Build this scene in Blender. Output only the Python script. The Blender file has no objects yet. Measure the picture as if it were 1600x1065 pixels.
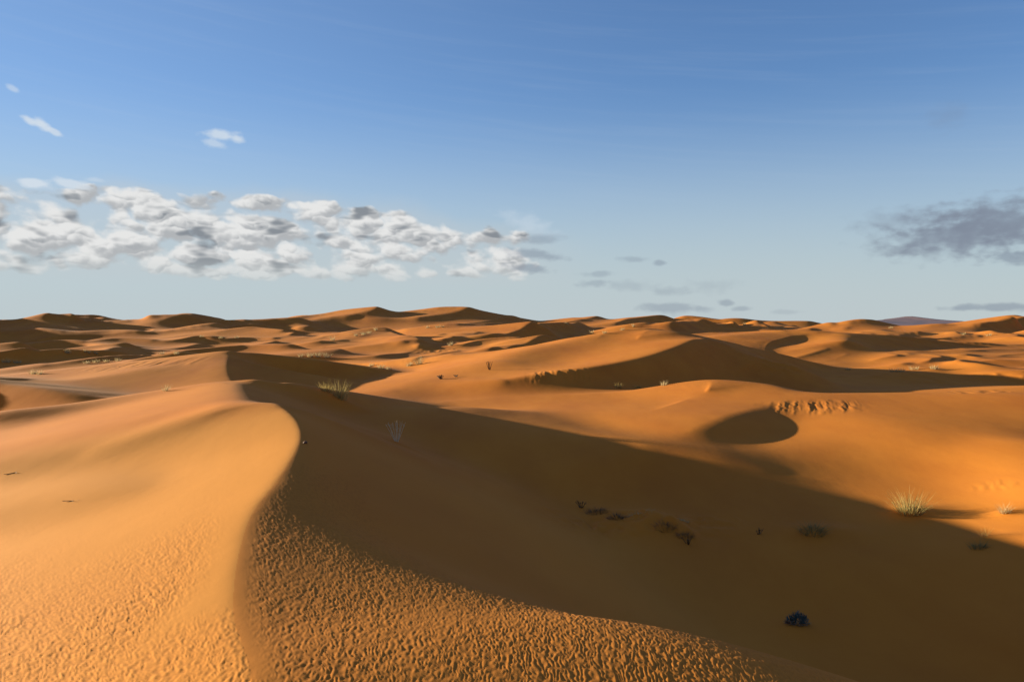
import bpy, math, random
import numpy as np

# ------------------------------------------------------------------ scene, camera, light
scene = bpy.context.scene
C = scene.collection
F, CX, HZ = 1244.0, 800.0, 508.0          # focal length in photo pixels, picture centre, horizon row
EYE = 6.0                                  # eye height above the valley datum
cam_d = bpy.data.cameras.new('camera'); cam_d.sensor_width = 36.0
cam_d.lens = 36.0 * F / 1600.0
cam_d.shift_y = -(532.5 - HZ) / 1600.0
cam_d.clip_start = 0.05; cam_d.clip_end = 30000.0
cam = bpy.data.objects.new('camera', cam_d); C.objects.link(cam)
cam.location = (0, 0, EYE); cam.rotation_euler = (math.pi / 2, 0, 0)
scene.camera = cam

SUN_AHEAD, SUN_EL = 18.0, 7.6              # degrees in front of due left, degrees above the horizon
a, e = math.radians(SUN_AHEAD), math.radians(SUN_EL)
SUN = np.array([-math.cos(a) * math.cos(e), math.sin(a) * math.cos(e), math.sin(e)])
sun_d = bpy.data.lights.new('sun', 'SUN'); sun_d.energy = 5.0; sun_d.angle = math.radians(0.5)
sun_d.color = (1.0, 1.0, 0.78)
sun = bpy.data.objects.new('sun', sun_d); C.objects.link(sun)
from mathutils import Vector
sun.rotation_euler = Vector(SUN).to_track_quat('Z', 'Y').to_euler()
sun.location = (-30, 10, 20)

world = bpy.data.worlds.new('World'); scene.world = world; world.use_nodes = True
wt = world.node_tree; wt.nodes.clear()
def wn(kind, **kw):
    n = wt.nodes.new(kind)
    for k, v in kw.items(): setattr(n, k, v)
    return n
def link(a, b): wt.links.new(a, b)
def m(op, a, b=None, c=None, clamp=False):
    n = wn('ShaderNodeMath', operation=op, use_clamp=clamp)
    for i, v in enumerate((a, b, c)):
        if v is None: continue
        if isinstance(v, (int, float)): n.inputs[i].default_value = v
        else: link(v, n.inputs[i])
    return n.outputs[0]
def smooth(v, lo, hi, to0=0.0, to1=1.0):
    n = wn('ShaderNodeMapRange', interpolation_type='SMOOTHSTEP')
    link(v, n.inputs[0])
    for i, x in enumerate((lo, hi, to0, to1)): n.inputs[i + 1].default_value = x
    return n.outputs[0]
def vec(x, y, z=0.0):
    n = wn('ShaderNodeCombineXYZ')
    for i, v in enumerate((x, y, z)):
        if isinstance(v, (int, float)): n.inputs[i].default_value = v
        else: link(v, n.inputs[i])
    return n.outputs[0]
def noise(v, scale, detail=4.0, rough=0.5, dist=0.0):
    n = wn('ShaderNodeTexNoise'); link(v, n.inputs['Vector'])
    n.inputs['Scale'].default_value = scale; n.inputs['Detail'].default_value = detail
    n.inputs['Roughness'].default_value = rough; n.inputs['Distortion'].default_value = dist
    return n.outputs['Fac']
def mixc(f, a, b):
    n = wn('ShaderNodeMix', data_type='RGBA')
    if isinstance(f, (int, float)): n.inputs[0].default_value = f
    else: link(f, n.inputs[0])
    for i, v in ((6, a), (7, b)):
        if isinstance(v, tuple): n.inputs[i].default_value = (*v, 1)
        else: link(v, n.inputs[i])
    return n.outputs[2]
STRENGTH = 0.05
sky = wn('ShaderNodeTexSky', sky_type='NISHITA', sun_disc=False)
sky.sun_elevation = e; sky.sun_rotation = -(math.pi / 2 - a)
sky.air_density = 1.0; sky.dust_density = 0.0; sky.ozone_density = 3.0
tc = wn('ShaderNodeTexCoord'); sp = wn('ShaderNodeSeparateXYZ'); link(tc.outputs['Generated'], sp.inputs[0])
dx, dy, dz = sp.outputs
D2R = 180.0 / math.pi
AZ = m('MULTIPLY', m('ARCTAN2', dx, dy), D2R)                      # degrees right of north
EL = m('MULTIPLY', m('ARCSINE', dz), D2R)                          # degrees above the horizon
def deg(px, py):
    az_ = math.degrees(math.atan((px - CX) / F)); return az_, math.degrees(math.atan((HZ - py) / F * math.cos(math.radians(az_))))
L = lambda r, g, b: tuple(v / K for v in (r, g, b))
K = STRENGTH * 2 ** 1.8                                            # picture value of one unit of sky colour
tint = wn('ShaderNodeMix', data_type='RGBA', blend_type='MULTIPLY'); tint.inputs[0].default_value = 1
link(sky.outputs[0], tint.inputs[6]); tint.inputs[7].default_value = (1.14, 1.15, 1.38, 1)
col = tint.outputs[2]
# thin bright veil of moisture low over the horizon, then faint streaks of cirrus
veil = m('MULTIPLY', smooth(EL, 0.0, 17.0, 0.93, 0.0), smooth(AZ, 10, 60, 1.0, 0.9))
col = mixc(smooth(AZ, -70, 22, .5, 0.0), col, L(.285, .41, .60))               # the sky whitens towards the low sun
base_col = col = mixc(veil, col, L(.53, .62, .665))
st = noise(vec(m('ADD', m('MULTIPLY', AZ, .05), m('MULTIPLY', EL, .12)), m('ADD', m('MULTIPLY', EL, .9), m('MULTIPLY', AZ, .09))), 1.6, 5, .6)
col = mixc(m('MULTIPLY', smooth(st, .45, .8), m('MULTIPLY', m('MULTIPLY', smooth(EL, 4, 12), smooth(EL, 20, 26, 1, 0)), m('MULTIPLY', smooth(AZ, 40, 48, 1, 0), .06))), col, L(.62, .70, .80))

# the bank of broken cumulus low in the left of the view, carried on past the frame
def cell(u, v, s):
    n = wn('ShaderNodeTexVoronoi', feature='SMOOTH_F1'); n.inputs['Smoothness'].default_value = .35
    link(vec(u, v), n.inputs['Vector']); n.inputs['Scale'].default_value = s
    ps = wn('ShaderNodeSeparateXYZ'); link(n.outputs['Position'], ps.inputs[0])
    up = m('ADD', m('MULTIPLY', m('SUBTRACT', v, ps.outputs[1]), .9 * s), m('MULTIPLY', m('SUBTRACT', u, ps.outputs[0]), -.45 * s))
    return n.outputs['Distance'], up                              # distance to the puff's heart, and how far towards the sun within it
def puffs(du, dv):
    u = m('ADD', AZ, du); v = m('ADD', EL, dv)
    v = m('ADD', v, m('MULTIPLY', u, .10))
    w1 = noise(vec(u, v), .55, 3, .5); w2 = noise(vec(m('ADD', u, 37.0), v), .55, 3, .5)
    uu = m('ADD', m('MULTIPLY', u, .55), m('MULTIPLY', w1, 1.1)); vv = m('ADD', v, m('MULTIPLY', w2, 1.1))
    k1, up1 = cell(uu, vv, .80); k2, up2 = cell(uu, vv, 1.7)
    c1 = m('SUBTRACT', 1.0, k1); c2 = m('SUBTRACT', 1.0, k2)
    f = noise(vec(m('MULTIPLY', u, .7), v), 1.5, 3, .5)
    return m('ADD', m('ADD', m('MULTIPLY', c1, .66), m('MULTIPLY', c2, .22)), m('MULTIPLY', f, .28)), m('ADD', m('MULTIPLY', up1, .75), m('ADD', m('MULTIPLY', up2, .3), m('MULTIPLY', m('SUBTRACT', f, .5), .7)))
d0, sunward = puffs(0.0, 0.0)
big = noise(vec(AZ, m('MULTIPLY', EL, 1.6)), .16, 2, .5)
top = m('SUBTRACT', 9.4, m('MULTIPLY', smooth(AZ, -14, 4), 2.6))
top = m('ADD', top, m('MULTIPLY', m('SUBTRACT', big, .5), 3.0))
h = m('SUBTRACT', top, EL)
bank = m('MULTIPLY', m('MULTIPLY', smooth(h, -.4, 1.2), smooth(EL, 2.2, 3.8)), smooth(AZ, -1.0, 6.5, 1.0, 0.0))
bank = m('MULTIPLY', bank, smooth(AZ, -140, -90))
dens = m('ADD', d0, m('MULTIPLY', m('SUBTRACT', bank, 1.0), .75))
alpha = m('MULTIPLY', smooth(dens, .36, .58), m('MULTIPLY', smooth(EL, 2.2, 4.4, .35, 1.0), .97))
lit = smooth(sunward, -.34, .20)
core = smooth(d0, .68, .86)
lens = smooth(noise(vec(m('MULTIPLY', AZ, .40), m('MULTIPLY', EL, 1.05)), 1.0, 2, .45), .50, .70)
shade_f = m('MULTIPLY', m('SUBTRACT', 1.0, lit), m('ADD', .55, m('MULTIPLY', core, .45)))
shade_f = m('MAXIMUM', shade_f, m('MULTIPLY', lens, .85))
ccol = mixc(shade_f, L(.86, .86, .85), L(.155, .185, .225))
ccol = mixc(smooth(EL, 2.5, 5.2, .55, 0.0), ccol, L(.60, .64, .63))
haze_b = m('MULTIPLY', bank, .38)
col = mixc(haze_b, col, L(.58, .62, .64))
col = mixc(alpha, col, ccol)
# single clouds: (column, row, half width, half height, tilt, softness, opacity, colour)
WHITE, GREY, SLATE = L(.72, .80, .88), L(.22, .27, .35), L(.215, .25, .325)
wob = m('MULTIPLY', m('SUBTRACT', noise(vec(AZ, m('MULTIPLY', EL, 1.8)), 1.0, 3, .45), .5), 1.7)
for px, py, hw, hh, tl, so, op, cc in [
        (20, 138, 9, 5, -.4, .8, .45, WHITE), (46, 188, 13, 6, -.35, .8, .8, WHITE), (64, 193, 12, 8, -.3, .8, .85, WHITE), (86, 207, 12, 5, -.3, .8, .7, WHITE),
        (345, 211, 26, 8, .05, .8, .75, WHITE), (368, 217, 14, 6, -.1, .8, .75, WHITE), (333, 223, 16, 7, -.2, .9, .5, WHITE),
        (58, 287, 22, 8, -.1, .6, .85, WHITE), (115, 288, 27, 8, -.15, .6, .75, WHITE), (148, 281, 13, 4, 0, .9, .35, WHITE),
        (1480, 182, 30, 22, 0, 1.2, .16, SLATE),
        (1500, 368, 115, 34, .06, .9, .62, SLATE), (1570, 350, 120, 42, 0, .9, .70, SLATE), (1430, 345, 90, 22, 0, 1.1, .38, SLATE), (1405, 391, 50, 9, 0, .9, .35, SLATE),
        (1590, 402, 36, 10, 0, .6, .55, GREY), (1560, 480, 75, 6, 0, .7, .55, GREY),
        (1045, 482, 48, 9, 0, .8, .42, GREY), (1132, 473, 12, 6, 0, .7, .45, GREY), (1160, 482, 14, 4, 0, .7, .38, GREY), (1100, 484, 20, 6, 0, 1, .25, GREY),
        (1048, 455, 26, 8, 0, .9, .28, GREY), (985, 446, 40, 9, 0, 1, .22, GREY), (937, 428, 28, 5, 0, .8, .33, GREY), (924, 443, 26, 6, 0, .8, .33, GREY),
        (990, 405, 24, 5, 0, .9, .33, GREY), (1031, 410, 10, 5, 0, .7, .45, GREY), (1115, 448, 40, 12, 0, 1.2, .18, GREY), (1230, 487, 24, 4, 0, .9, .2, GREY),
        (830, 397, 48, 8, -.1, .8, .5, GREY), (825, 419, 36, 7, -.1, .8, .5, GREY), (845, 373, 34, 8, 0, .8, .4, GREY), (825, 350, 45, 16, -.3, 1.1, .35, WHITE)]:
    ca, ce = deg(px, py); s_ = math.degrees(1 / F) * math.cos(math.radians(ca))
    u = m('SUBTRACT', AZ, ca); v = m('SUBTRACT', m('SUBTRACT', EL, ce), m('MULTIPLY', u, tl))
    q = m('ADD', m('POWER', m('DIVIDE', u, hw * s_), 2.0), m('POWER', m('DIVIDE', v, hh * s_), 2.0))
    fa = m('MULTIPLY', smooth(m('ADD', m('SQRT', q), wob), max(0.0, 1.15 - so), 1.35, 1.0, 0.0), op)
    col = mixc(fa, col, cc)
# clouds are only worked out in the part of the sky that has them
inside = m('MULTIPLY', m('MULTIPLY', m('GREATER_THAN', EL, .3), m('LESS_THAN', EL, 26.0)), m('MULTIPLY', m('GREATER_THAN', AZ, -141.0), m('LESS_THAN', AZ, 48.0)))
bgs = []
for c_ in (base_col, col):
    bg = wn('ShaderNodeBackground'); bg.inputs['Strength'].default_value = STRENGTH; link(c_, bg.inputs['Color']); bgs.append(bg.outputs[0])
mx = wn('ShaderNodeMixShader'); link(inside, mx.inputs[0]); link(bgs[0], mx.inputs[1]); link(bgs[1], mx.inputs[2])
out = wn('ShaderNodeOutputWorld'); link(mx.outputs[0], out.inputs[0])

scene.view_settings.view_transform = 'Standard'; scene.view_settings.look = 'None'
scene.view_settings.exposure = 1.7; scene.view_settings.gamma = 1.0
scene.view_settings.use_curve_mapping = False

# ------------------------------------------------------------------ noise
def hash2(ix, iy, seed):
    h = (ix.astype(np.int64) * 374761393 + iy.astype(np.int64) * 668265263 + seed * 974711) & 0xffffffff
    h = ((h ^ (h >> 13)) * 1274126177) & 0xffffffff
    return ((h ^ (h >> 16)) & 0xffff).astype(np.float32) / 65535.0 * 2 - 1
def vnoise(x, y, seed=0):
    ix = np.floor(x); iy = np.floor(y); fx = x - ix; fy = y - iy
    ux = fx * fx * fx * (fx * (fx * 6 - 15) + 10); uy = fy * fy * fy * (fy * (fy * 6 - 15) + 10)
    a = hash2(ix, iy, seed); b = hash2(ix + 1, iy, seed); c = hash2(ix, iy + 1, seed); d = hash2(ix + 1, iy + 1, seed)
    return (a + (b - a) * ux) + ((c + (d - c) * ux) - (a + (b - a) * ux)) * uy
def fbm(x, y, seed=0, oct=4, gain=0.5):
    s = 0; amp = 1
    for o in range(oct):
        s = s + amp * vnoise(x, y, seed + o * 17); x = x * 2.03 + 5.1; y = y * 2.03 - 3.7; amp *= gain
    return s
def sstep(x, a, b):
    t = np.clip((x - a) / (b - a), 0, 1); return t * t * (3 - 2 * t)

# ------------------------------------------------------------------ polar ground grid
az = np.concatenate([np.linspace(-180, -60, 50, endpoint=False), np.linspace(-60, -38.2, 60, endpoint=False),
                     np.linspace(-38.2, 38.2, 1106, endpoint=False), np.linspace(38.2, 60, 60, endpoint=False), np.linspace(60, 180, 50, endpoint=False)])
az = np.radians(az)
def lg(a, b, n): return np.exp(np.linspace(math.log(a), math.log(b), n, endpoint=False))
rr = np.concatenate([lg(0.5, 3, 25), lg(3, 26, 430), lg(26, 150, 400), lg(150, 700, 160), lg(700, 9000, 30), [9000.0]])
A, R = np.meshgrid(az, rr, indexing='ij')
GX = (np.sin(A) * R).astype(np.float32); GY = (np.cos(A) * R).astype(np.float32)
NA, NR = GX.shape

def P(px, py, d): return ((px - CX) / F * d, d, -(py - HZ) / F * d)

RIDGES = []
def ridge(pts, lit=0.12, shade=0.5, r=0.4, k=0.5, world=False, brk=None, reach=None):
    """pts: (photo column, photo row, distance[, lit slope, shade slope, break distance, slope past the break])"""
    RIDGES.append((pts, lit, shade, r, k, world, brk, reach))

def smax(a, b, k):
    h = np.clip(k - np.abs(a - b), 0, None) / k
    return np.maximum(a, b) + h * h * k * 0.25

def catmull(p, n=6):
    p = np.array(p, float); q = np.vstack([2 * p[0] - p[1], p, 2 * p[-1] - p[-2]]); o = []
    for i in range(1, len(q) - 2):
        for t in np.linspace(0, 1, n, endpoint=False):
            o.append(0.5 * (2 * q[i] + (q[i + 1] - q[i - 1]) * t + (2 * q[i - 1] - 5 * q[i] + 4 * q[i + 1] - q[i + 2]) * t * t
                            + (-q[i - 1] + 3 * q[i] - 3 * q[i + 1] + q[i + 2]) * t ** 3))
    o.append(p[-1]); return np.array(o)

def apply_ridge(Z, spec):
    pts, lit, shade, r, k, world_, brk, reach = spec
    rows = []
    for p in pts:
        x, y, z = p[:3] if world_ else P(*p[:3])
        ex = list(p[3:]) + [None] * 4
        sl = lit if ex[0] is None else ex[0]; ss = shade if ex[1] is None else ex[1]
        tb = 1e3 if ex[2] is None else ex[2]; s2 = ss if ex[3] is None else ex[3]
        rows.append((x, y, z, sl, ss, tb, s2))
    q = catmull(rows, 14 if len(rows) and rows[0][1] < 30 else 6).astype(np.float32)
    rw = np.array(rows, float); uu = np.linspace(0, len(rw) - 1, len(q))     # slopes run straight between the points
    for k_ in range(3, 7): q[:, k_] = np.interp(uu, np.arange(len(rw)), rw[:, k_])
    smin = max(0.05, min(q[:, 3].min(), q[:, 4].min()))
    RC = min((q[:, 2].max() + 9) / smin, 4 * np.hypot(*(q[-1, :2] - q[0, :2])) + 40)
    if reach: RC = reach
    x0, x1 = q[:, 0].min() - RC, q[:, 0].max() + RC; y0, y1 = q[:, 1].min() - RC, q[:, 1].max() + RC
    m = (GX > x0) & (GX < x1) & (GY > y0) & (GY < y1)
    idx = np.nonzero(m.ravel())[0]
    if len(idx) == 0: return
    X = GX.ravel()[idx]; Y = GY.ravel()[idx]
    best = np.full(len(idx), 1e12, np.float32); seg = np.zeros(len(idx), np.int32); tt = np.zeros(len(idx), np.float32)
    cr = np.zeros(len(idx), np.float32)
    for i in range(len(q) - 1):
        ax, ay = q[i, 0], q[i, 1]; dx, dy = q[i + 1, 0] - ax, q[i + 1, 1] - ay
        L2 = dx * dx + dy * dy + 1e-9
        t = np.clip(((X - ax) * dx + (Y - ay) * dy) / L2, 0, 1)
        ex = X - (ax + t * dx); ey = Y - (ay + t * dy)
        d2 = ex * ex + ey * ey
        w = d2 < best
        best = np.where(w, d2, best); seg[w] = i; tt[w] = t[w]
        cr[w] = ((dx * ey - dy * ex) / math.sqrt(L2))[w]
    D = np.sqrt(best)
    side = np.clip(cr / np.maximum(D, 1e-4), -1, 1)          # +1 left of travel, -1 right
    dxy = q[-1, :2] - q[0, :2]; nl = np.array([-dxy[1], dxy[0]])
    if nl @ SUN[:2] < 0: side = -side                          # make + the sunny side
    v = q[seg] * (1 - tt[:, None]) + q[seg + 1] * tt[:, None]
    wl = 0.5 + 0.5 * np.sin(side * math.pi / 2)
    h1 = np.sqrt(D * D + r * r) - r
    soft = lambda u, w: 0.5 * (u + np.sqrt(u * u + w * w))
    bw = 0.15 + 0.12 * v[:, 5]
    sh = v[:, 4] * h1 + (v[:, 6] - v[:, 4]) * np.clip(soft(D - v[:, 5], bw) - soft(-v[:, 5], bw), 0, None)
    H = v[:, 2] - (wl * v[:, 3] * h1 + (1 - wl) * sh)
    zf = Z.ravel()
    zf[idx] = smax(zf[idx], H, k)

# ------------------------------------------------------------------ the dunes
def tps(points, X, Y, lam=0.02):
    p = np.array(points, float); n = len(p)
    def U(d2): return np.where(d2 > 1e-12, 0.5 * d2 * np.log(np.maximum(d2, 1e-12)), 0)
    d2 = (p[:, None, 0] - p[None, :, 0]) ** 2 + (p[:, None, 1] - p[None, :, 1]) ** 2
    K = U(d2) + lam * np.eye(n) * d2.mean() * 0.01
    Q = np.hstack([np.ones((n, 1)), p[:, :2]])
    M = np.block([[K, Q], [Q.T, np.zeros((3, 3))]])
    c = np.linalg.solve(M, np.concatenate([p[:, 2], np.zeros(3)]))
    o = (c[n] + c[n + 1] * X + c[n + 2] * Y).astype(np.float32)
    for i in range(n):
        d2 = (X - np.float32(p[i, 0])) ** 2 + (Y - np.float32(p[i, 1])) ** 2 + np.float32(1e-9)
        o += np.float32(0.5 * c[i]) * d2 * np.log(d2)
    return o

# ---- base level: far plain, with the near valley and its banks laid through known points
Yc = np.clip(GY, -50, 6000)
Z = np.interp(Yc, [-50, 5, 14, 34, 48, 60, 90, 150, 250, 500, 1200, 6000],
              [-4, -5, -5.5, -5.0, -5.9, -6.2, -5.8, -5.4, -6.6, -9, -14, -16]).astype(np.float32)
ratio = GX / np.maximum(GY, 1)
Z = Z + 1.5 * sstep(ratio, 0.22, 0.42) * sstep(R, 62, 80) * (1 - sstep(R, 160, 260)) + .9 * sstep(ratio, .2, .4) * sstep(R, 76, 104) * (1 - sstep(R, 170, 260)) + 1.75 * sstep(ratio, .29, .37) * sstep(R, 46, 56) * (1 - sstep(R, 62, 72))
near_pts = [P(*q) for q in [
    (620, 645, 36), (700, 640, 35), (800, 650, 32), (900, 684, 27.2), (1000, 704, 25.4), (1200, 735, 23.8), (1400, 770, 22.7), (1500, 806, 19.7),
    (1600, 850, 16.2), (1600, 760, 20.5), (1600, 690, 25), (1600, 640, 32), (1420, 690, 26.5), (1500, 690, 26), (1220, 692, 27.5), (1300, 700, 26.5), (1300, 660, 30.5), (1060, 706, 25.4), (1150, 684, 30), (1235, 655, 32), (1225, 630, 35),
    (1242, 968, 14.6), (1000, 800, 21), (900, 787, 22), (1270, 830, 19), (1420, 800, 20.6), (1100, 850, 18), (1400, 950, 14.5),
    (1500, 1050, 11.8), (1600, 1000, 12.2), (1300, 1060, 12), (1262, 636, 34.5), (1437, 630, 34.5), (1600, 618, 34.5),
    (0, 1000, 7.2), (100, 900, 8.5), (0, 752, 14.2), (200, 766, 12.0), (100, 690, 19.3), (230, 688, 17.6), (0, 682, 20.3), (-400, 800, 13.5), (-350, 740, 17), (0, 880, 9.6)]]
near_pts += [(0, -10, -3), (-10, -10, -3), (10, -10, -4.5), (18, 4, -4.2), (24, 12, -4.0), (24, 22, -3.75), (18, 18, -4.0), (18, 26, -3.7), (0, 50, -5.6), (22, 50, -4.35), (30, 50, -4.1), (-22, 50, -5.6), (-25, 25, -4.2), (-14, 36, -4.9), (-5, 36, -4.4)]
near = (GY > -14) & (R < 60) & (np.abs(GX) < 45)
T = tps(near_pts, GX[near], GY[near])
w = (1 - sstep(R[near], 40, 54)) * (1 - sstep(np.abs(GX[near]), 26, 40)) * sstep(GY[near], -12, -4)
Z[near] = Z[near] * (1 - w) + T * w
Z = Z + 0.12 * vnoise(GX / 5, GY / 8, 3) * sstep(R, 12, 30)

# ---- dune trains that fill the far field
def train(lam, amp, ux, uy, seed, lo, hi):
    ph = (GX * ux + GY * uy) / lam + 1.1 * vnoise(GX / (1.6 * lam), GY / (1.6 * lam), seed) + 0.35 * vnoise(GX / (.5 * lam), GY / (.5 * lam), seed + 1)
    t = ph - np.floor(ph)
    pr = np.where(t < .84, np.sin(t / .84 * math.pi / 2) ** 1.5, 1 - (t - .84) / .16)
    am = np.clip(vnoise(GX / (2.2 * lam), GY / (2.2 * lam), seed + 2) + .45, 0, 1)
    return (amp * pr * am * sstep(R, lo[0], lo[1]) * (1 - sstep(R, hi[0], hi[1]))).astype(np.float32)
Z += train(24, 2.8, .80, -.60, 31, (66, 95), (200, 300))
Z += train(55, 5.0, .75, -.66, 47, (150, 220), (600, 900))
Z += train(15, 1.4, .78, -.62, 83, (72, 90), (190, 260))
Z += train(34, 2.2, .8, -.6, 97, (140, 190), (420, 600))
Z += train(11, .5, .85, -.5, 71, (60, 80), (130, 190))

# ---- F1: the photographer's dune
S_PTS = [(0.9, -8, -1.6, .08, .10, 5, .3), (0.3, -2, -1.68, .08, .10, 5, .35), (-0.4, 1, -1.80, .08, .10, 4.4, .4), (-1.05, 3, -1.95, .10, .10, 4, .42),
       (-1.5, 4.58, -2.05, .12, .09, 3.6, .42), (-2.07, 5.92, -2.15, .135, .10, 2.75, .44), (-2.6, 7.56, -2.20, .16, .11, 1.6, .45),
       (-3.05, 9.37, -2.20, .17, .125, .9, .46), (-3.3, 11.3, -2.15, .18, .14, .5, .46), (-3.75, 14.0, -2.05, .19, .3, .1, .46),
       (-4.28, 15.8, -1.94, .18, .46, .1, .46), (-4.92, 17.25, -1.84, .16, .46), (-5.45, 18.15, -1.80, .16, .46)]
ridge([(-5.4, 18.0, -1.82, .5, .5), (-5.9, 18.4, -1.79, .4, .2), (-6.8, 18.9, -1.88, .25, .17), (-8.0, 19.1, -2.25, .2, .17), (-9.4, 19.0, -2.75, .2, .17)], r=.8, k=.2, world=True)
ridge(S_PTS, r=0.10, k=0.12, world=True)
# R2: next dune behind it
ridge([(-260, 690, 22), (-90, 656, 22.5), (0, 640, 22.8, .28, .5), (120, 628, 24.5, .28, .36), (250, 611, 27.2, .2, .13), (330, 598, 28.5, .13, .11),
       (372, 594.5, 28.9, .13, .36), (400, 593, 29, .13, .48), (440, 598, 29.5, .13, .5)], lit=.12, shade=.25, r=.6, k=0.15)
ridge([(362, 598.5, 27.5), (361, 606, 25), (364, 617, 22), (369, 628, 19.6)], lit=.17, shade=.38, r=.7, k=0.25)
# R3 hump and right bank
ridge([(1222, 630, 36.6, .05, .28), (1185, 634.5, 34.2), (1130, 648, 31.2), (1080, 668, 28.8), (1030, 693, 27), (1000, 704, 25.6)], lit=.05, shade=.42, r=1.3, k=0.2)
ridge([(1780, 590, 37), (1600, 604, 37.5), (1437, 614, 37.5), (1312, 618, 37.4), (1262, 615, 38.2), (1225, 607.5, 39.3), (1187, 598.5, 41.2), (1125, 593, 42.7), (1075, 596, 43),
       (975, 611, 43), (900, 616, 43), (800, 621, 43), (700, 628, 42)], lit=.28, shade=.085, r=.8, k=0.4)
ridge([(2000, 590, 38), (2000, 650, 29), (2100, 760, 20)], lit=.12, shade=.3, r=2, k=.7)
# low scrub-held ledge on the valley floor
ridge([(900, 786, 21.3), (940, 794, 20.6), (1000, 798, 20.0), (1045, 809, 19.0), (1082, 829, 18.4)], lit=.25, shade=.9, r=.06, k=.08, reach=1.8)
# R4 middle dune
ridge([(1098, 531, 64), (1080, 530, 61.5), (1052, 541, 57.5), (1002, 557, 53), (930, 571, 50), (850, 582, 48), (790, 592, 47)], lit=.08, shade=.55, r=.8, k=0.3)
ridge([(1098, 531, 64, .45, .6), (1062, 522, 67), (1012, 516, 70), (925, 527, 68), (837, 545, 62), (790, 562, 57)], lit=.2, shade=.12, r=2, k=0.5)
ridge([(1098, 531, 64, .2, .6), (1125, 541, 62.5, .2, .6), (1162, 551, 61, .2, .5), (1200, 561, 60, .2, .5), (1235, 570, 58.5, .25, .5)], lit=.2, shade=.5, r=.4, k=0.3)
ridge([(770, 575, 55), (737, 580, 54), (700, 590, 52), (667, 596, 50), (620, 608, 47)], lit=.1, shade=.1, r=.8, k=0.4)
# bank behind R3
ridge([(1205, 566, 74), (1300, 582, 72), (1400, 583, 71), (1460, 590, 68), (1600, 598, 66), (1760, 604, 64)], lit=.02, shade=.13, r=.3, k=0.4, reach=12)
# R5 lit body with the dark triangle
ridge([(1322, 534, 98), (1295, 543, 94), (1262, 553, 89), (1232, 562, 85)], lit=.07, shade=.6, r=.5, k=0.4)
ridge([(1322, 534, 98, .3, .6), (1300, 522, 112), (1200, 520, 114), (1130, 525, 108), (1085, 531, 104)], lit=.1, shade=.07, r=2, k=0.6)
ridge([(1322, 534, 98, .1, .6), (1350, 544, 96), (1380, 553, 95), (1408, 564, 93)], lit=.08, shade=.5, r=.4, k=0.4)
ridge([(1375, 526, 128), (1350, 535, 122), (1318, 545, 112)], lit=.08, shade=.6, r=.6, k=0.6)
# R6
ridge([(356, 551, 60), (352, 570, 53), (356, 590, 48), (365, 602, 45)], lit=.1, shade=.6, r=.6, k=0.4)
ridge([(356, 551, 60, .14, .6), (325, 557, 58), (287, 570, 55), (225, 577, 52), (175, 586, 50), (100, 594, 48), (0, 592, 47), (-100, 590, 46)], lit=.12, shade=.12, r=1, k=0.4)
ridge([(356, 550, 60), (400, 551, 62), (450, 556, 63), (500, 562, 63), (550, 569, 63), (600, 577, 62), (640, 586, 61), (682, 592, 59)], lit=.12, shade=.5, r=.4, k=0.3)
# R8 off-frame dune at left
ridge([(-330, 560, 40), (-200, 575, 38), (-80, 586, 38), (0, 599, 37), (60, 606, 36), (120, 616, 35), (170, 621, 35)], lit=.15, shade=.55, r=.4, k=0.4)
# left far bands
ridge([(-140, 465, 190), (-125, 472, 165), (-140, 483, 140), (-160, 496, 112), (-200, 508, 95)], lit=.15, shade=.6, r=1, k=.8)  # unseen dune past the left edge, placed for the shadow it casts
ridge([(195, 539, 98), (180, 549, 92), (160, 558, 86)], lit=.12, shade=.5, r=.5, k=.5)
ridge([(60, 548, 104), (110, 537, 112), (195, 539, 104)], lit=.12, shade=.55, r=.5, k=.5)
ridge([(15, 540, 92), (40, 546, 88), (80, 555, 84), (120, 566, 78)], lit=.12, shade=.6, r=.5, k=.5)
ridge([(-80, 545, 90), (-20, 556, 84), (30, 568, 78), (70, 584, 70)], lit=.12, shade=.6, r=.5, k=.5)
ridge([(275, 556, 74), (225, 562, 72), (175, 572, 68), (120, 583, 64)], lit=.1, shade=.55, r=.4, k=.5)
ridge([(50, 538, 106), (95, 531, 112), (140, 532, 112), (190, 527, 116), (250, 532, 114), (287, 530, 116), (315, 525, 120), (345, 529, 118), (400, 527, 122), (440, 532, 120)], lit=.1, shade=.6, r=.5, k=.6)
ridge([(-60, 518, 130), (30, 514, 138), (100, 520, 134), (175, 517, 138), (225, 519, 136), (287, 512, 142), (340, 505, 150)], lit=.1, shade=.6, r=.5, k=.6)
ridge([(-80, 494, 172), (0, 500, 168), (50, 511, 160), (125, 514, 156)], lit=.12, shade=.6, r=.8, k=.8)
ridge([(132, 513, 175), (168, 506, 180), (190, 512, 176)], lit=.12, shade=.6, r=.8, k=.8)
ridge([(295, 491, 190), (265, 499, 180), (235, 508, 172), (212, 514, 165)], lit=.12, shade=.55, r=.8, k=.8)
ridge([(200, 510, 196), (225, 501, 198), (283, 490, 200), (338, 504, 195), (375, 501, 200), (462, 501, 210)], lit=.12, shade=.6, r=.8, k=.8)
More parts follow.
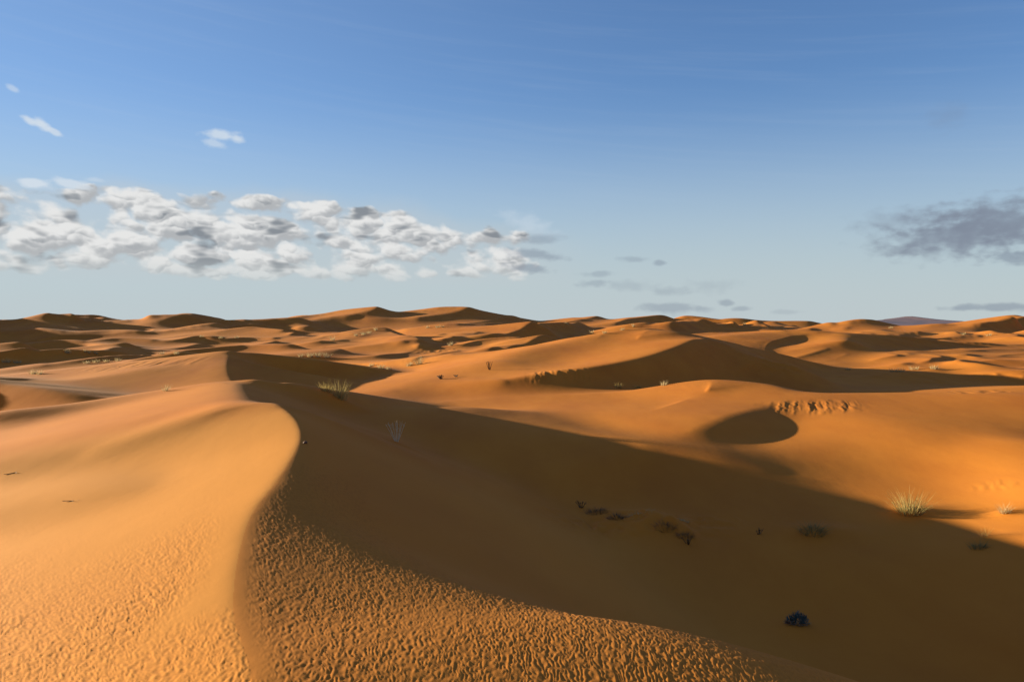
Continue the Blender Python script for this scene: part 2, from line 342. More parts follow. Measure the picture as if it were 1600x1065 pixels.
for pts in ([(832, 511, 150), (805, 519, 138), (765, 526, 126)], [(905, 504, 205), (882, 511, 185), (842, 518, 165)], [(1452, 514, 185), (1425, 521, 165), (1382, 527, 150)],
            [(748, 519, 140), (724, 527, 128), (692, 534, 116)], [(1242, 507, 230), (1212, 512, 205), (1182, 517, 185)], [(1330, 511, 210), (1300, 517, 190), (1262, 521, 170)],
            [(430, 534, 112), (405, 541, 104), (372, 547, 96)], [(1536, 520, 175), (1500, 526, 158), (1462, 530, 145)], [(850, 530, 105), (824, 538, 97), (790, 545, 90)], [(310, 538, 112), (285, 545, 104), (250, 550, 97)]):
    ridge(pts, lit=.1, shade=.55, r=.5, k=.5)
# centre far
ridge([(655, 540, 104), (650, 535, 108), (635, 531, 112), (605, 517, 132)], lit=.1, shade=.6, r=.4, k=.5)
ridge([(655, 540, 104), (652, 547, 98), (630, 553, 92), (590, 560, 84)], lit=.1, shade=.5, r=.4, k=.5)
ridge([(605, 517, 132), (590, 524, 126), (560, 530, 118), (500, 537, 108)], lit=.1, shade=.4, r=.6, k=.5)
ridge([(400, 512, 140), (450, 521, 132), (480, 528, 124)], lit=.1, shade=.5, r=.6, k=.5)
ridge([(530, 548, 92), (500, 546, 94), (450, 546, 96), (400, 541, 100)], lit=.1, shade=.5, r=.6, k=.5)
ridge([(605, 483, 262), (575, 492, 250), (540, 501, 238), (490, 509, 222)], lit=.1, shade=.6, r=1, k=1)
ridge([(462, 501, 240), (500, 493, 255), (540, 488, 262), (605, 483, 262), (620, 486, 264), (662, 485, 268)], lit=.1, shade=.6, r=1, k=1)
ridge([(735, 479, 272), (705, 488, 258), (650, 495, 240)], lit=.1, shade=.6, r=1.2, k=1)
ridge([(662, 485, 270), (695, 478.5, 276), (725, 478, 276), (742, 482, 276), (768, 494, 272)], lit=.1, shade=.5, r=1.5, k=1)
ridge([(800, 492, 280), (770, 500, 250), (720, 506, 220)], lit=.1, shade=.55, r=1, k=1)
ridge([(790, 505, 190), (760, 510, 178), (710, 516, 165)], lit=.1, shade=.55, r=.8, k=1)
ridge([(800, 492.5, 285), (832, 501, 270), (907, 499, 260)], lit=.1, shade=.6, r=1, k=1)
ridge([(935, 493, 290), (910, 499, 260), (860, 507, 220)], lit=.1, shade=.5, r=1, k=1)
ridge([(1038, 491, 300), (990, 497, 270), (960, 504, 230)], lit=.1, shade=.5, r=1, k=1)
ridge([(1100, 500, 190), (1080, 505, 180), (1045, 512, 160)], lit=.1, shade=.6, r=.8, k=1)
ridge([(1070, 491, 310), (1120, 497, 300), (1155, 495, 300), (1200, 499, 300), (1260, 500, 300)], lit=.1, shade=.6, r=1, k=1)
ridge([(1620, 493, 300), (1560, 506, 270), (1500, 512, 240)], lit=.1, shade=.5, r=1, k=1)
ridge([(1560, 538, 130), (1530, 545, 122), (1480, 548, 116)], lit=.08, shade=.45, r=.6, k=1)

Z = np.ascontiguousarray(Z.astype(np.float32))
for spec in RIDGES: apply_ridge(Z, spec)
# smaller dunes riding on the far field, so that crest stands behind crest up to the horizon
keep = 1 - .85 * sstep(ratio, .18, .24) * (1 - sstep(ratio, .44, .50)) * (1 - sstep(R, 112, 130))
keep = keep * (1 - .72 * sstep(-ratio, .24, .34) * sstep(R, 105, 135))
Z += keep * (train(17, .85, .80, -.60, 131, (70, 88), (170, 240)) + train(36, 1.9, .76, -.65, 151, (125, 165), (380, 520)) + train(9.5, .40, .85, -.5, 171, (62, 78), (130, 170)))

def box(z, na, nr):
    o = z
    if na:
        p = np.concatenate([o[-na:], o, o[:na]], 0); c = np.cumsum(np.concatenate([np.zeros((1, NR)), p], 0, dtype=np.float64), 0)
        o = (c[2 * na + 1:] - c[:-2 * na - 1]) / (2 * na + 1)
    if nr:
        p = np.concatenate([np.repeat(o[:, :1], nr, 1), o, np.repeat(o[:, -1:], nr, 1)], 1); c = np.cumsum(np.concatenate([np.zeros((NA, 1)), p], 1, dtype=np.float64), 1)
        o = (c[:, 2 * nr + 1:] - c[:, :-2 * nr - 1]) / (2 * nr + 1)
    return o.astype(np.float32)
fw = 1 - sstep(np.abs(A), .575, .665)                            # only where the grid is fine
for na, nr in ((6, 4), (12, 8), (6, 4)):
    Z = np.maximum(Z, fw * box(Z, na, nr) + (1 - fw) * (Z - 1)).astype(np.float32)
for _ in range(2): Z = box(Z, 1, 1)
soft_w = fw * sstep(R, 12.5, 15) * (1 - sstep(R, 34, 42)) * (1 - sstep(A, -.40, -.35))      # the lee of the left dunes is worn smooth
for _ in range(3): Z = Z * (1 - soft_w) + box(Z, 3, 4) * soft_w
Z = Z.astype(np.float32)

# ---- slumped, grooved patches on steep banks
def dist_at(px, py):
    an = math.atan((px - CX) / F); i = int(np.argmin(np.abs(az - an)))
    hit = np.nonzero((HZ - Z[i] / np.maximum(GY[i], .01) * F <= py) & (rr > 2))[0]
    return float(GY[i, hit[0]]) if len(hit) else 60.0
def patch(px, py, d, sx, sy, amp, lx=.5, ly=1.6, seed=1, skew=0):
    d = dist_at(px, py); x0, y0, _ = P(px, py, d)
    m = (np.abs(GX - x0) < 3 * sx) & (np.abs(GY - y0) < 3 * sy)
    X, Y = GX[m] - x0, GY[m] - y0
    g = np.exp(-(X / sx) ** 4 - (Y / sy) ** 4)
    Xs = X + skew * Y
    n = (1 - 2 * np.abs(vnoise(Xs / lx + .25 * vnoise(X / lx, Y / lx, seed + 5), Y / ly, seed))) + .5 * vnoise(Xs / lx * 2.3, Y / ly * 2.1, seed + 3)
    Z[m] += (amp * g * n).astype(np.float32)
patch(1272, 637, 38, 1.9, 1.5, .020, .34, 3.2, 3, -.38)
patch(1290, 634, 38, 1.5, 1.2, .012, .15, 1.6, 33, -.30)
patch(880, 586, 47.5, 1.9, 1.3, .03, .3, 1.8, 7)
patch(1230, 572, 71, 2.0, 2.0, .06, .7, 1.5, 9)
patch(1345, 590, 69, 2.5, 1.5, .06, .7, 1.5, 10)
patch(1500, 596, 65, 5, 1.5, .06, .8, 1.5, 11)
patch(225, 570, 66, 4, 2, .03, .4, 4, 13)
patch(690, 549, 98, 3, 2, .05, .8, 2, 15)

patch(1530, 612, 39, 1.2, .8, .02, .4, .8, 21)
patch(1555, 760, 17.5, .5, .5, .008, .15, .3, 22)
patch(1000, 815, 19.6, 2.2, .9, .05, .3, .5, 23)

# sand caught round the larger plants
for px, py, rad, hh in ((1422, 800, .55, .14), (1270, 834, .6, .16), (1570, 802, .3, .07), (1541, 842, .3, .05), (1000, 812, .8, .08), (520, 622, .6, .12), (1242, 984, .35, .04), (620, 692, .3, .05)):
    d = dist_at(px, py); x0, y0, _ = P(px, py, d)
    m = (np.abs(GX - x0 - rad * .4) < 4 * rad) & (np.abs(GY - y0) < 4 * rad)
    X, Y = GX[m] - x0, GY[m] - y0
    ax_ = np.where(X > 0, rad * 1.9, rad)
    Z[m] += (hh * np.exp(-(X / ax_) ** 2 - (Y / rad) ** 2)).astype(np.float32)

# ---- wind ripples on the near dune
nr_ = (R < 20) & (GY > 0) & (np.abs(A) < 0.75)
X, Y = GX[nr_], GY[nr_]
Sq = catmull([p[:5] + (p[5] if len(p) > 5 else .1,) for p in S_PTS])
best = np.full(X.shape, 1e9, np.float32); sd = np.zeros(X.shape, np.float32); tbv = np.zeros(X.shape, np.float32); yv = np.zeros(X.shape, np.float32)
for i in range(len(Sq) - 1):
    ax, ay = Sq[i, :2]; dx, dy = Sq[i + 1, :2] - Sq[i, :2]
    t = np.clip(((X - ax) * dx + (Y - ay) * dy) / (dx * dx + dy * dy), 0, 1)
    ex, ey = X - ax - t * dx, Y - ay - t * dy
    d2 = ex * ex + ey * ey; w_ = d2 < best
    best[w_] = d2[w_]; sd[w_] = np.sign(dx * ey - dy * ex)[w_]; tbv[w_] = Sq[i, 5]; yv[w_] = ay
D = np.sqrt(best)
wob = vnoise(X / 1.1, Y / 1.8, 91)
left = sd > 0
fade_far = 1 - sstep(R[nr_] + 1.5 * wob, 8.3, 12.2)
strip = sstep(D + .18 * wob, .12, .75)
strip = np.where(R[nr_] < 6.8, np.maximum(strip, 1 - sstep(R[nr_] + .8 * wob, 5.0, 6.8)), strip)
mask = np.where(left, fade_far * strip, sstep(D, 0.0, .25) * (1 - sstep(D - tbv, .35, 1.3)) * (1 - sstep(R[nr_], 12, 15)))
mask = np.where(~left & (R[nr_] < 5.2), 1.0 * np.maximum(mask, 1 - sstep(R[nr_], 4.4, 5.2)), mask)
lam = .031
wx = X + .030 * vnoise(X / .06, Y / .10, 61) + .035 * vnoise(X / .2, Y / .3, 62)
rot = .25
ph = (wx * math.cos(rot) - Y * math.sin(rot) * .35) / lam
rip = np.sin(2 * math.pi * ph + 2.6 * vnoise(X / .04, Y / .055, 63))
rip = .55 * rip + .8 * vnoise(X / .025, Y / .042, 64)
am = np.where(left, .0036, .0024) * (1 + .35 * vnoise(X / .6, Y / .9, 65))
Z[nr_] += (mask * am * rip).astype(np.float32)

# paler wind-sorted sand on the sunny flank of the near dune
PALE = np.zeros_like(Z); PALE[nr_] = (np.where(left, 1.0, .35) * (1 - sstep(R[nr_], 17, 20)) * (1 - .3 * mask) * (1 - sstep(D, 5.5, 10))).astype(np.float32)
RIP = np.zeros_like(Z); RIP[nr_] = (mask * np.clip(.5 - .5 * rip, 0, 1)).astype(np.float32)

Z = Z + EYE
# ------------------------------------------------------------------ ground mesh
def material(name):
    m = bpy.data.materials.new(name); m.use_nodes = True
    return m, m.node_tree, m.node_tree.nodes['Principled BSDF']

def build_ground():
    nv = NA * NR + 1
    co = np.empty((nv, 3), np.float32)
    co[:-1, 0] = GX.ravel(); co[:-1, 1] = GY.ravel(); co[:-1, 2] = Z.ravel()
    co[-1] = (0, 0, Z[:, 0].mean())
    i = np.arange(NA); j = np.arange(NR - 1)
    I, J = np.meshgrid(i, j, indexing='ij'); I2 = (I + 1) % NA
    quads = np.stack([I * NR + J, I * NR + J + 1, I2 * NR + J + 1, I2 * NR + J], -1).reshape(-1, 4)[:, ::-1]
    tris = np.stack([np.full(NA, nv - 1), i * NR, ((i + 1) % NA) * NR], -1)[:, ::-1]
    loops = np.concatenate([quads.ravel(), tris.ravel()]).astype(np.int32)
    starts = np.concatenate([np.arange(len(quads)) * 4, len(quads) * 4 + np.arange(len(tris)) * 3]).astype(np.int32)
    me = bpy.data.meshes.new('sand_dunes')
    me.vertices.add(nv); me.vertices.foreach_set('co', co.ravel())
    me.loops.add(len(loops)); me.loops.foreach_set('vertex_index', loops)
    me.polygons.add(len(starts)); me.polygons.foreach_set('loop_start', starts)
    me.update(calc_edges=True); me.validate()
    me.shade_smooth()
    o = bpy.data.objects.new('sand_dunes', me); C.objects.link(o)
    o['kind'] = 'structure'; o['label'] = 'orange desert sand dunes with rippled foreground and smooth slip faces'
    return o
ground = build_ground()
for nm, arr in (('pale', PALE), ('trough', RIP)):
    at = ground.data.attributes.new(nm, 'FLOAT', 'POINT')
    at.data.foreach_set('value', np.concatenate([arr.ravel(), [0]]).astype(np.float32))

class NT:
    def __init__(s, name):
        s.m, s.t, s.b = material(name)
    def n(s, kind, **kw):
        n = s.t.nodes.new(kind)
        for k, v in kw.items(): setattr(n, k, v)
        return n
    def noise(s, scale, detail=3, rough=.5, stretch=None):
        tc = s.n('ShaderNodeTexCoord'); no = s.n('ShaderNodeTexNoise')
        src = tc.outputs['Object']
        if stretch:
            mp = s.n('ShaderNodeMapping'); mp.inputs['Scale'].default_value = stretch
            s.t.links.new(src, mp.inputs[0]); src = mp.outputs[0]
        s.t.links.new(src, no.inputs['Vector'])
        no.inputs['Scale'].default_value = scale; no.inputs['Detail'].default_value = detail; no.inputs['Roughness'].default_value = rough
        return no.outputs['Fac']
    def mix(s, f, a, b, blend='MIX'):
        n = s.n('ShaderNodeMix', data_type='RGBA', blend_type=blend)
        for i, v in ((0, f), (6, a), (7, b)):
            if isinstance(v, (int, float)): n.inputs[i].default_value = v
            elif isinstance(v, tuple): n.inputs[i].default_value = (*v, 1)
            else: s.t.links.new(v, n.inputs[i])
        return n.outputs[2]
    def rng(s, v, a, b, c, d):
        n = s.n('ShaderNodeMapRange'); s.t.links.new(v, n.inputs[0])
        for i, x in enumerate((a, b, c, d)): n.inputs[i + 1].default_value = x
        return n.outputs[0]
    def bump(s, h, dist, strength, prev=None):
        n = s.n('ShaderNodeBump'); n.inputs['Distance'].default_value = dist; n.inputs['Strength'].default_value = strength
        s.t.links.new(h, n.inputs['Height'])
        if prev: s.t.links.new(prev, n.inputs['Normal'])
        return n.outputs[0]

S = NT('sand')
at = S.n('ShaderNodeAttribute', attribute_name='pale'); tr = S.n('ShaderNodeAttribute', attribute_name='trough')
c = S.mix(S.rng(S.noise(.05, 3), .35, .65, 0, 1), (.485, .132, .0125), (.53, .160, .017))
c = S.mix(S.rng(S.noise(.9, 4, .6, (1, .4, 1)), .3, .7, 0, .4), c, (.60, .19, .024))
c = S.mix(S.rng(S.noise(.28, 5, .6, (1, .5, 1)), .42, .75, 0, .6), c, (.38, .095, .012))
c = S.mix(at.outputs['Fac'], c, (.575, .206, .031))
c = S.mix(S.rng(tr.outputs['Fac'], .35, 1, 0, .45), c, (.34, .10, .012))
c = S.mix(S.rng(S.noise(420, 2, .7), .3, .7, 0, .22), c, (.30, .10, .014))
S.t.links.new(c, S.b.inputs['Base Color'])
S.b.inputs['Roughness'].default_value = .95; S.b.inputs['Specular IOR Level'].default_value = .08
bn = S.bump(S.noise(.7, 4, .5, (1.4, .7, 1)), .05, .25)
bn = S.bump(S.noise(7, 3, .5, (1.6, .6, 1)), .010, .10, bn)
bn = S.bump(S.noise(160, 3, .65), .0016, .5, bn)
S.t.links.new(bn, S.b.inputs['Normal'])
ground.data.materials.append(S.m)

def leaf_material(name, ca, cb, trans=.35):
    N = NT(name)
    c = N.mix(N.rng(N.noise(9, 3), .35, .65, 0, 1), ca, cb)
    N.t.links.new(c, N.b.inputs['Base Color']); N.b.inputs['Roughness'].default_value = .7
    N.b.inputs['Specular IOR Level'].default_value = .2
    if trans:
        tl = N.n('ShaderNodeBsdfTranslucent'); N.t.links.new(c, tl.inputs['Color'])
        mx = N.n('ShaderNodeMixShader'); mx.inputs[0].default_value = trans
        N.t.links.new(N.b.outputs[0], mx.inputs[1]); N.t.links.new(tl.outputs[0], mx.inputs[2])
        N.t.links.new(mx.outputs[0], N.t.nodes['Material Output'].inputs[0])
    return N.m
M_STRAW = leaf_material('dry_straw', (.45, .29, .085), (.33, .20, .06))
M_PALE = leaf_material('bleached_straw', (.50, .34, .16), (.36, .24, .11))
M_OLIVE = leaf_material('olive_grass', (.17, .16, .06), (.10, .10, .04), .2)
M_TWIG = leaf_material('dark_twig', (.09, .055, .03), (.05, .03, .018), 0)
M_BARE = leaf_material('bare_branch', (.66, .50, .34), (.50, .36, .22), 0)
M_BLUE = leaf_material('blue_grey_leaf', (.055, .080, .075), (.12, .15, .14), .1)
M_RUST = leaf_material('rust_twig', (.16, .07, .04), (.11, .05, .03), 0)

# ------------------------------------------------------------------ far rocky mountains
def build_mountains():
    pk = [(1300, 508), (1340, 502), (1365, 500), (1390, 498), (1405, 496), (1420, 493), (1436, 496), (1452, 501), (1470, 505), (1490, 503), (1505, 501), (1525, 504), (1548, 503), (1580, 501), (1620, 499), (1680, 496), (1760, 500), (1850, 506)]
    d0 = 6000.0
    nx, ny = 240, 40
    px = np.linspace(1290, 1860, nx); top = np.interp(px, [p[0] for p in pk], [p[1] for p in pk])
    vs = []
    for i in range(nx):
        for j in range(ny):
            v = j / (ny - 1) * 2 - 1
            y = d0 + v * 1500; x = (px[i] - CX) / F * d0
            hh = (HZ - top[i]) / F * d0 + 14
            prof = max(0, 1 - abs(v)) ** 1.2
            z = -16 + hh * prof * (1 + .35 * (1 - prof) * float(fbm(np.array([x / 110.]), np.array([y / 300.]), 5)[0]))
            vs.append((x, y, z + EYE))
    fs = [(i * ny + j, (i + 1) * ny + j, (i + 1) * ny + j + 1, i * ny + j + 1) for i in range(nx - 1) for j in range(ny - 1)]
    me = bpy.data.meshes.new('mountains'); me.from_pydata(vs, [], fs); me.shade_smooth()
    o = bpy.data.objects.new('mountains', me); C.objects.link(o)
    N = NT('dark_rock')
    c = N.mix(N.rng(N.noise(.004, 4), .35, .65, 0, 1), (.11, .058, .045), (.17, .085, .06)); N.t.links.new(c, N.b.inputs['Base Color'])
    me.materials.append(N.m); o['kind'] = 'structure'; o['label'] = 'far dark purple brown rocky hills on the right horizon'
build_mountains()

# ------------------------------------------------------------------ finding the ground
lr = np.log(rr)
def ground_z(x, y):
    r = math.hypot(x, y); an = math.atan2(x, y)
    i = int(np.clip(np.searchsorted(az, an) - 1, 0, NA - 2)); j = int(np.clip(np.searchsorted(rr, r) - 1, 0, NR - 2))
    u = (an - az[i]) / (az[i + 1] - az[i]); v = (r - rr[j]) / (rr[j + 1] - rr[j])
    return float((Z[i, j] * (1 - u) + Z[i + 1, j] * u) * (1 - v) + (Z[i, j + 1] * (1 - u) + Z[i + 1, j + 1] * u) * v)
def ground_at(px, py):
    an = math.atan((px - CX) / F); i = int(np.clip(np.searchsorted(az, an), 1, NA - 1))
    if abs(az[i - 1] - an) < abs(az[i] - an): i -= 1
    row = HZ - (Z[i] - EYE) / GY[i] * F
    hit = np.nonzero((row <= py) & (rr > 2))[0]
    j = int(hit[0]) if len(hit) else int(np.argmin(np.where(rr < 400, row, 9e9)))
    r = rr[j]; x, y = math.sin(an) * r, math.cos(an) * r
    return x, y, float(Z[i, j])

# ------------------------------------------------------------------ plants
class MB:
    def __init__(s): s.v = []; s.f = []
    def blade(s, p, dirv, length, width, droop, rnd, segs=3):
        """a curved flat strip tapering to its tip"""
        a = rnd.uniform(0, 6.283); sx, sy = math.cos(a) * width / 2, math.sin(a) * width / 2
        x, y, z = p; d = Vector(dirv).normalized(); b = len(s.v); step = length / segs
        for k in range(segs + 1):
            t = 1 - .85 * k / segs
            s.v.append((x - sx * t, y - sy * t, z)); s.v.append((x + sx * t, y + sy * t, z))
            x += d.x * step; y += d.y * step; z += d.z * step
            d = Vector((d.x * (1 + droop * .5), d.y * (1 + droop * .5), d.z - droop)).normalized()
        for k in range(segs): s.f.append((b + 2 * k, b + 2 * k + 1, b + 2 * k + 3, b + 2 * k + 2))
    def stick(s, p, q, r0, r1):
        p, q = Vector(p), Vector(q); d = (q - p).normalized(); u = d.orthogonal().normalized(); w = d.cross(u); b = len(s.v)
        for c, r in ((p, r0), (q, r1)):
            for k in range(4):
                o = u * math.cos(k * 1.5708) * r + w * math.sin(k * 1.5708) * r; s.v.append(tuple(c + o))
        for k in range(4): s.f.append((b + k, b + (k + 1) % 4, b + 4 + (k + 1) % 4, b + 4 + k))
        s.f.append((b + 7, b + 6, b + 5, b + 4))
    def build(s, name, mat, parent=None, kind=None):
        me = bpy.data.meshes.new(name); me.from_pydata(s.v, [], s.f); me.materials.append(mat)
        o = bpy.data.objects.new(name, me); C.objects.link(o)
        if parent: o.parent = parent
        if kind: o['kind'] = kind
        return o
def thing(name, label, cat, loc, group=None):
    o = bpy.data.objects.new(name, None); C.objects.link(o); o.location = loc
    o.empty_display_size = .2
    o['label'] = label; o['category'] = cat
    if group: o['group'] = group
    return o
RN = random.Random(11)
def spread(rnd, rad):
    r = rad * math.sqrt(rnd.random()); a = rnd.uniform(0, 6.283); return r * math.cos(a), r * math.sin(a)

def tuft(label, px, py, wpx, hpx, group=None, straw=None, olive=.25, n=None, lean=.55, name='grass_tuft', cat='grass tuft'):
    x, y, z = ground_at(px, py); d = y; W = wpx / F * d; H = hpx / F * d
    o = thing(name, label, cat, (x, y, z - .01), group)
    n = n or int(min(420, max(26, 5.0 * wpx)))
    bw = max(.0045, d * .00042)
    for part, mat, cnt, hs in (('dry_blades', straw or M_STRAW, int(n * (1 - olive)), 1.0), ('green_blades', M_OLIVE, int(n * olive), .62)):
        if cnt < 1: continue
        b = MB()
        for k in range(cnt):
            bx, by = spread(RN, W * .30)
            out = Vector((bx / (W * .30 + 1e-6) * lean + RN.gauss(0, .22), by / (W * .30 + 1e-6) * lean + RN.gauss(0, .22), 1.0))
            ln = H * hs * RN.uniform(.45, 1.12) * math.sqrt(1 + .4 * out.x ** 2)
            b.blade((bx, by, ground_z(x + bx, y + by) - z - .015), out, ln, bw * RN.uniform(.7, 1.4), RN.uniform(.0, .28), RN)
        b.build(part, mat, o, 'stuff')
    return o
def branchy(label, px, py, wpx, hpx, mat, stems=7, name='bare_shrub', cat='shrub', flat=False, group=None, thick=1.0):
    x, y, z = ground_at(px, py); d = y; W = wpx / F * d; H = hpx / F * d
    o = thing(name, label, cat, (x, y, z), group); r0 = max(.004, d * .0004) * thick
    st, tw = MB(), MB()
    for k in range(stems):
        a = RN.uniform(0, 6.283); sp = W * .5 * (k + .6) / stems
        base = Vector((math.cos(a) * W * .05, math.sin(a) * W * .05, -.02))
        mid = Vector((math.cos(a) * sp * .6, math.sin(a) * sp * .6, H * RN.uniform(.35, .5)))
        tip = Vector((math.cos(a) * sp, math.sin(a) * sp, H * RN.uniform(.7, 1.0)))
        st.stick(base, mid, r0 * 1.5, r0); st.stick(mid, tip, r0, r0 * .5)
        for q in range(4):
            s0 = mid.lerp(tip, RN.uniform(0, .8)); tw.stick(s0, s0 + Vector((RN.uniform(-1, 1) * W * .13, RN.uniform(-1, 1) * W * .13, H * RN.uniform(.05, .22))), r0 * .55, r0 * .3)
    st.build('stems', mat, o, 'stuff'); tw.build('twigs', mat, o, 'stuff')
    return o
tuft('large bright straw grass tuft with olive base standing on the shadow edge at right', 1422, 800, 56, 38, olive=.3, n=420, lean=.8)
tuft('small bleached tuft on a little drift of sunlit sand at the right frame edge', 1570, 800, 22, 18, straw=M_PALE, olive=0, lean=.8)
tuft('sparse upright tuft in deep shade just below the sunlit slope at far right', 1541, 838, 22, 18, olive=.3, n=26)
tuft('dark olive clump half lost in the shade left of the far right tuft', 1528, 856, 34, 18, straw=M_OLIVE, olive=.5, lean=1.0)
tuft('low olive grass cushion in the shadow left of the large straw tuft', 1270, 832, 54, 22, straw=M_OLIVE, olive=.6, n=330, lean=1.3)
branchy('small dark twiggy plant between the olive cushion and the ledge', 1185, 834, 20, 10, M_TWIG, 6, name='dead_plant', cat='plant')
branchy('dark dead plant in front of the ledge on the shaded valley floor', 1075, 850, 24, 10, M_TWIG, 8, name='dead_plant', cat='plant')
branchy('dark wiry plant at the left end of the ledge in the shadow', 908, 794, 26, 12, M_TWIG, 7, name='dead_plant', cat='plant')
tuft('wide flattened dry grass mat on the crest of the shaded ledge', 1000, 806, 58, 9, straw=M_PALE, olive=.1, n=170, lean=2.2, name='grass_mat', cat='dry grass')
tuft('little pale dry tuft at the right end of the shaded ledge', 1068, 814, 18, 9, straw=M_PALE, olive=0, lean=1.4)
branchy('bare pale branching shrub on the shaded edge right of the main crest', 620, 690, 34, 34, M_BARE, 13, thick=.6)
tuft('rounded sunlit straw tuft at the left of the pair above the second dune', 510, 612, 28, 17, olive=.1, group='pair of straw tufts above the second dune')
tuft('taller sunlit straw tuft at the right of the pair with one long spike', 531, 622, 30, 30, olive=.12, group='pair of straw tufts above the second dune')
tuft('tiny pale tuft behind the smooth crest of the second dune at left', 259, 611, 12, 13, straw=M_PALE, olive=0)
for px, py, w, h, lab in [(932, 802, 44, 11, 'added dark low scrub on the left part of the shaded ledge'), (965, 808, 46, 11, 'added dark low scrub just left of the dry mat on the ledge'), (1040, 824, 46, 11, 'added dark low scrub right of the dry mat on the ledge'), (1070, 838, 32, 10, 'added dark low scrub at the lower right end of the ledge')]:
    tuft(lab, px, py, w, h, 'dark scrub added for the dark band along the shaded ledge', M_TWIG, .15, n=300, lean=1.6, name='added_scrub_mat', cat='scrub')  # added to darken the ledge, standing in for its band of debris and shade
# line of tufts on the rim beyond the dark hollow
for px, py, w, h, lab in [(470, 558, 10, 6, 'first and lowest tuft at the left end of the row on the hollow rim'), (485, 558, 14, 8, 'second tuft from the left in the row on the hollow rim'),
        (497, 558, 14, 9, 'third tuft from the left in the row on the hollow rim'), (511, 559, 14, 9, 'tuft at the right end of the row on the hollow rim')]:
    tuft(lab, px, py, w, h, 'row of tufts on the far rim of the dark hollow', M_PALE, 0)
for px, py, w, h, lab in [(580, 572, 13, 6, 'left tuft of the three beside the dark hollow tip'), (595, 575, 14, 8, 'middle tuft of the three beside the dark hollow tip'), (607, 577, 10, 7, 'right tuft of the three beside the dark hollow tip')]:
    tuft(lab, px, py, w, h, 'three tufts beside the dark hollow tip', M_PALE, 0)
tuft('upright straw tuft beside the crescent slip face in the middle distance', 655, 569, 12, 14, straw=M_PALE, olive=.1)
tuft('low straw tuft just left of the upright tuft in the middle distance', 640, 571, 16, 7, straw=M_PALE, olive=.1)
branchy('dark rounded twig heap on the lit ridge left of the middle dune', 689, 592, 18, 7, M_TWIG, 10, name='twig_heap', cat='twigs')
branchy('thin dark upright bush on the ridge end left of the middle dune', 765, 578, 12, 15, M_TWIG, 5)
branchy('small brown twig cluster on the ridge between the heap and the bush', 713, 589, 12, 4, M_TWIG, 6, name='twig_heap', cat='twigs')
tuft('rounded tuft left of the three in front of the middle dune shadow', 966, 606, 14, 10, olive=.2, group='three tufts below the middle dune')
tuft('low flat tuft in the middle of the three below the middle dune', 997, 606, 14, 6, olive=.4, group='three tufts below the middle dune')
tuft('brightest pointed tuft on the right crest line below the middle dune shadow', 1037, 602, 14, 9, straw=M_PALE, olive=.1, group='three tufts below the middle dune')
for px, py, w, h, lab in [(1396, 581, 14, 8, 'bright tuft at the left end of the cluster right of the dark triangle'), (1407, 581, 14, 9, 'largest bright tuft of the cluster right of the dark triangle'),
        (1428, 578, 18, 7, 'low tuft in the middle of the cluster right of the dark triangle'), (1460, 577, 18, 8, 'straw tuft at the right end of the cluster right of the dark triangle'),
        (1325, 578, 12, 5, 'faint tuft below the dark triangle at the foot of the slope')]:
    tuft(lab, px, py, w, h, 'tufts on the plain right of the dark triangle', M_PALE, .12)
far = [(520, 532, 8, 8, 'thin lone tuft below the left peak in the far dunes'), (556, 525, 10, 5, 'first tuft of the sloping line under the high dunes'), (568, 523, 11, 5, 'second tuft of the sloping line under the high dunes'),
       (577, 521, 9, 5, 'third tuft of the sloping line under the high dunes'), (587, 517, 8, 6, 'topmost tuft of the sloping line under the high dunes'),
       (668, 513, 9, 4, 'left pale speck of grass under the tallest far dune'), (684, 512, 10, 5, 'larger pale grass speck under the tallest far dune'), (692, 512, 7, 4, 'right pale grass speck under the tallest far dune'),
       (704, 540, 12, 7, 'pale tuft in the dark slip face of the crescent dune'), (52, 584, 16, 9, 'straw tuft at the left foot of the long lit ridge'), (62, 585, 12, 8, 'smaller tuft beside the straw tuft at the left foot of the ridge'),
       (106, 552, 14, 7, 'tuft on the dark far slope at left'), (136, 553, 12, 6, 'tuft right of the first on the dark far slope'), (150, 554, 10, 5, 'rightmost tuft on the dark far slope at left'),
       (10, 566, 18, 7, 'low scrub tuft at the left frame edge'), (27, 568, 16, 6, 'second low scrub tuft near the left frame edge'),
       (135, 568, 12, 5, 'leftmost tuft of the scrub band behind the left ridge'), (150, 566, 14, 6, 'second tuft of the scrub band behind the left ridge'), (166, 566, 12, 5, 'third tuft of the scrub band behind the left ridge'), (184, 564, 14, 6, 'rightmost tuft of the scrub band behind the left ridge'),
       (252, 553, 12, 5, 'left tuft of the pair above the slumped bank'), (276, 553, 12, 6, 'right tuft of the pair above the slumped bank'),
       (315, 527, 10, 4, 'left tuft on the far dark ridge line'), (345, 529, 10, 4, 'middle tuft on the far dark ridge line'), (370, 528, 10, 4, 'right tuft on the far dark ridge line'),
       (885, 508, 8, 4, 'pale speck of grass on the dark far slope left of the middle dune'), (925, 521, 10, 5, 'left tuft behind the shoulder of the middle dune'), (945, 521, 10, 5, 'middle tuft behind the shoulder of the middle dune'), (972, 516, 9, 5, 'right tuft behind the shoulder of the middle dune'), (990, 512, 5, 7, 'thin upright tuft above the middle dune crest'),
       (1163, 508, 8, 4, 'pale speck of grass on the dark slope right of the middle dune'), (1505, 523, 10, 5, 'left pale tuft on the far right plain'), (1545, 525, 12, 5, 'right pale tuft on the far right plain'), (1392, 513, 10, 4, 'tiny tuft on the plain below the dark hills')]
for px, py, w, h, lab in far: tuft(lab, px, py, w, h, 'small tufts among the far dunes', M_PALE, .1)

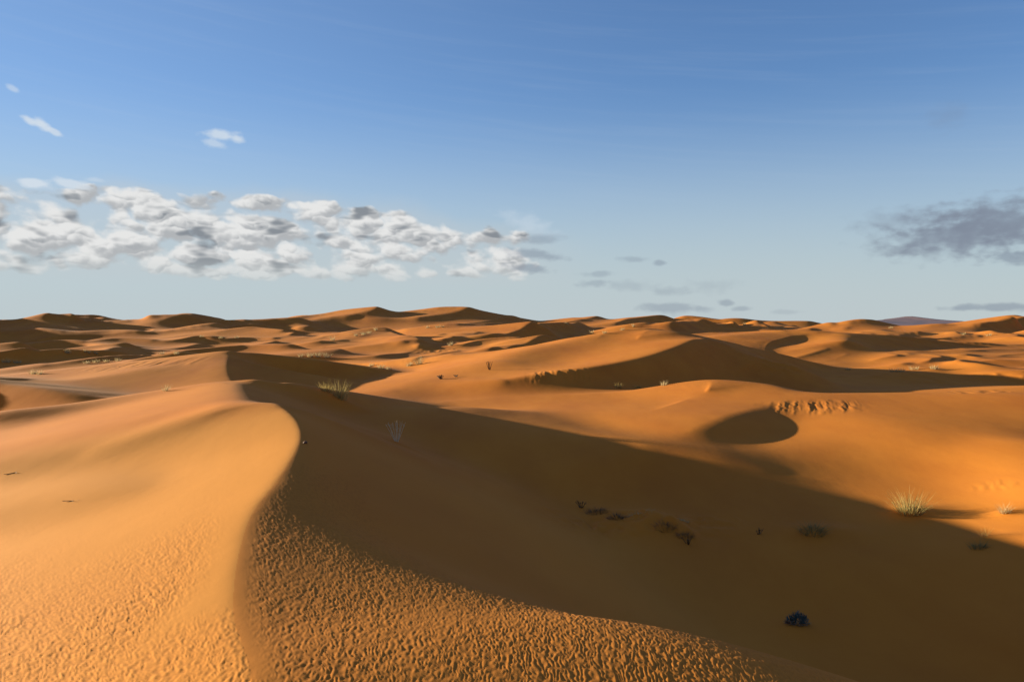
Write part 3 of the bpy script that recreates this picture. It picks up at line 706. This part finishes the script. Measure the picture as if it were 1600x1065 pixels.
def twig(label, px, py, lpx, mat=M_TWIG):
    x, y, z = ground_at(px, py); L_ = lpx / F * y; b = MB()
    p = Vector((-L_ / 2, 0, .004)); 
    for k in range(4):
        q = p + Vector((L_ / 4, RN.uniform(-.25, .25) * L_, RN.uniform(-.004, .012))); b.stick(p, q, .006, .005)
        if k in (1, 2): b.stick(q, q + Vector((L_ * .2, RN.choice((-1, 1)) * L_ * .3, .02)), .004, .002)
        p = q
    o = b.build('twig', mat); o.location = (x, y, z); o['label'] = label; o['category'] = 'twig'
twig('dark forked twig lying on the sunlit sand at left', 112, 783, 28)
twig('short dark twig near the left frame edge on smooth sand', 15, 742, 18)

def pebble(label, px, py, wpx):
    x, y, z = ground_at(px, py); r = wpx / F * y / 2
    import bmesh
    bm = bmesh.new(); bmesh.ops.create_icosphere(bm, subdivisions=2, radius=r)
    for v in bm.verts: v.co *= 1 + .25 * float(vnoise(np.array([v.co.x / r * 1.3]), np.array([v.co.y / r * 1.3 + v.co.z / r]), 4)[0]); v.co.z *= .7
    me = bpy.data.meshes.new('pebble'); bm.to_mesh(me); bm.free(); me.materials.append(M_RUST); me.shade_smooth()
    o = bpy.data.objects.new('pebble', me); C.objects.link(o); o.location = (x, y, z + r * .3); o['label'] = label; o['category'] = 'pebble'
pebble('single small dark pebble just right of the bend in the sand crest', 477, 693, 7)

def cushion(label, px, py, wpx, hpx):
    x, y, z = ground_at(px, py); W = wpx / F * y; H = hpx / F * y
    o = thing('cushion_plant', label, 'plant', (x, y, z))
    lf, tw = MB(), MB()
    for cx, cy, rx, rz, n in ((.10, 0, .26, .85, 420), (.33, -.05, .16, .62, 200), (-.14, .04, .17, .55, 170)):
        for k in range(n):
            th = RN.uniform(0, 6.283); ph = math.acos(RN.uniform(.0, 1)); q = RN.uniform(.55, 1.05)
            d = Vector((math.sin(ph) * math.cos(th), math.sin(ph) * math.sin(th), math.cos(ph)))
            b = Vector((cx * W + d.x * rx * W * q, cy * W + d.y * rx * W * q * .9, d.z * rz * H * q * .9 + .005))
            lf.blade(tuple(b), (d.x + RN.gauss(0, .4), d.y + RN.gauss(0, .4), d.z + .3 + RN.gauss(0, .3)), RN.uniform(.035, .065), .016, .12, RN, 2)
    for k in range(12):
        b = Vector((-.18 * W, 0, .02)); tw.stick(b, b + Vector((-RN.uniform(.1, .3) * W, RN.uniform(-.1, .1) * W, RN.uniform(.0, .07))), .006, .003)
    lf.build('leaves', M_BLUE, o, 'stuff'); tw.build('twigs', M_RUST, o, 'stuff')
cushion('small dense blue grey cushion plant on the shaded valley floor at lower right', 1242, 977, 42, 24)
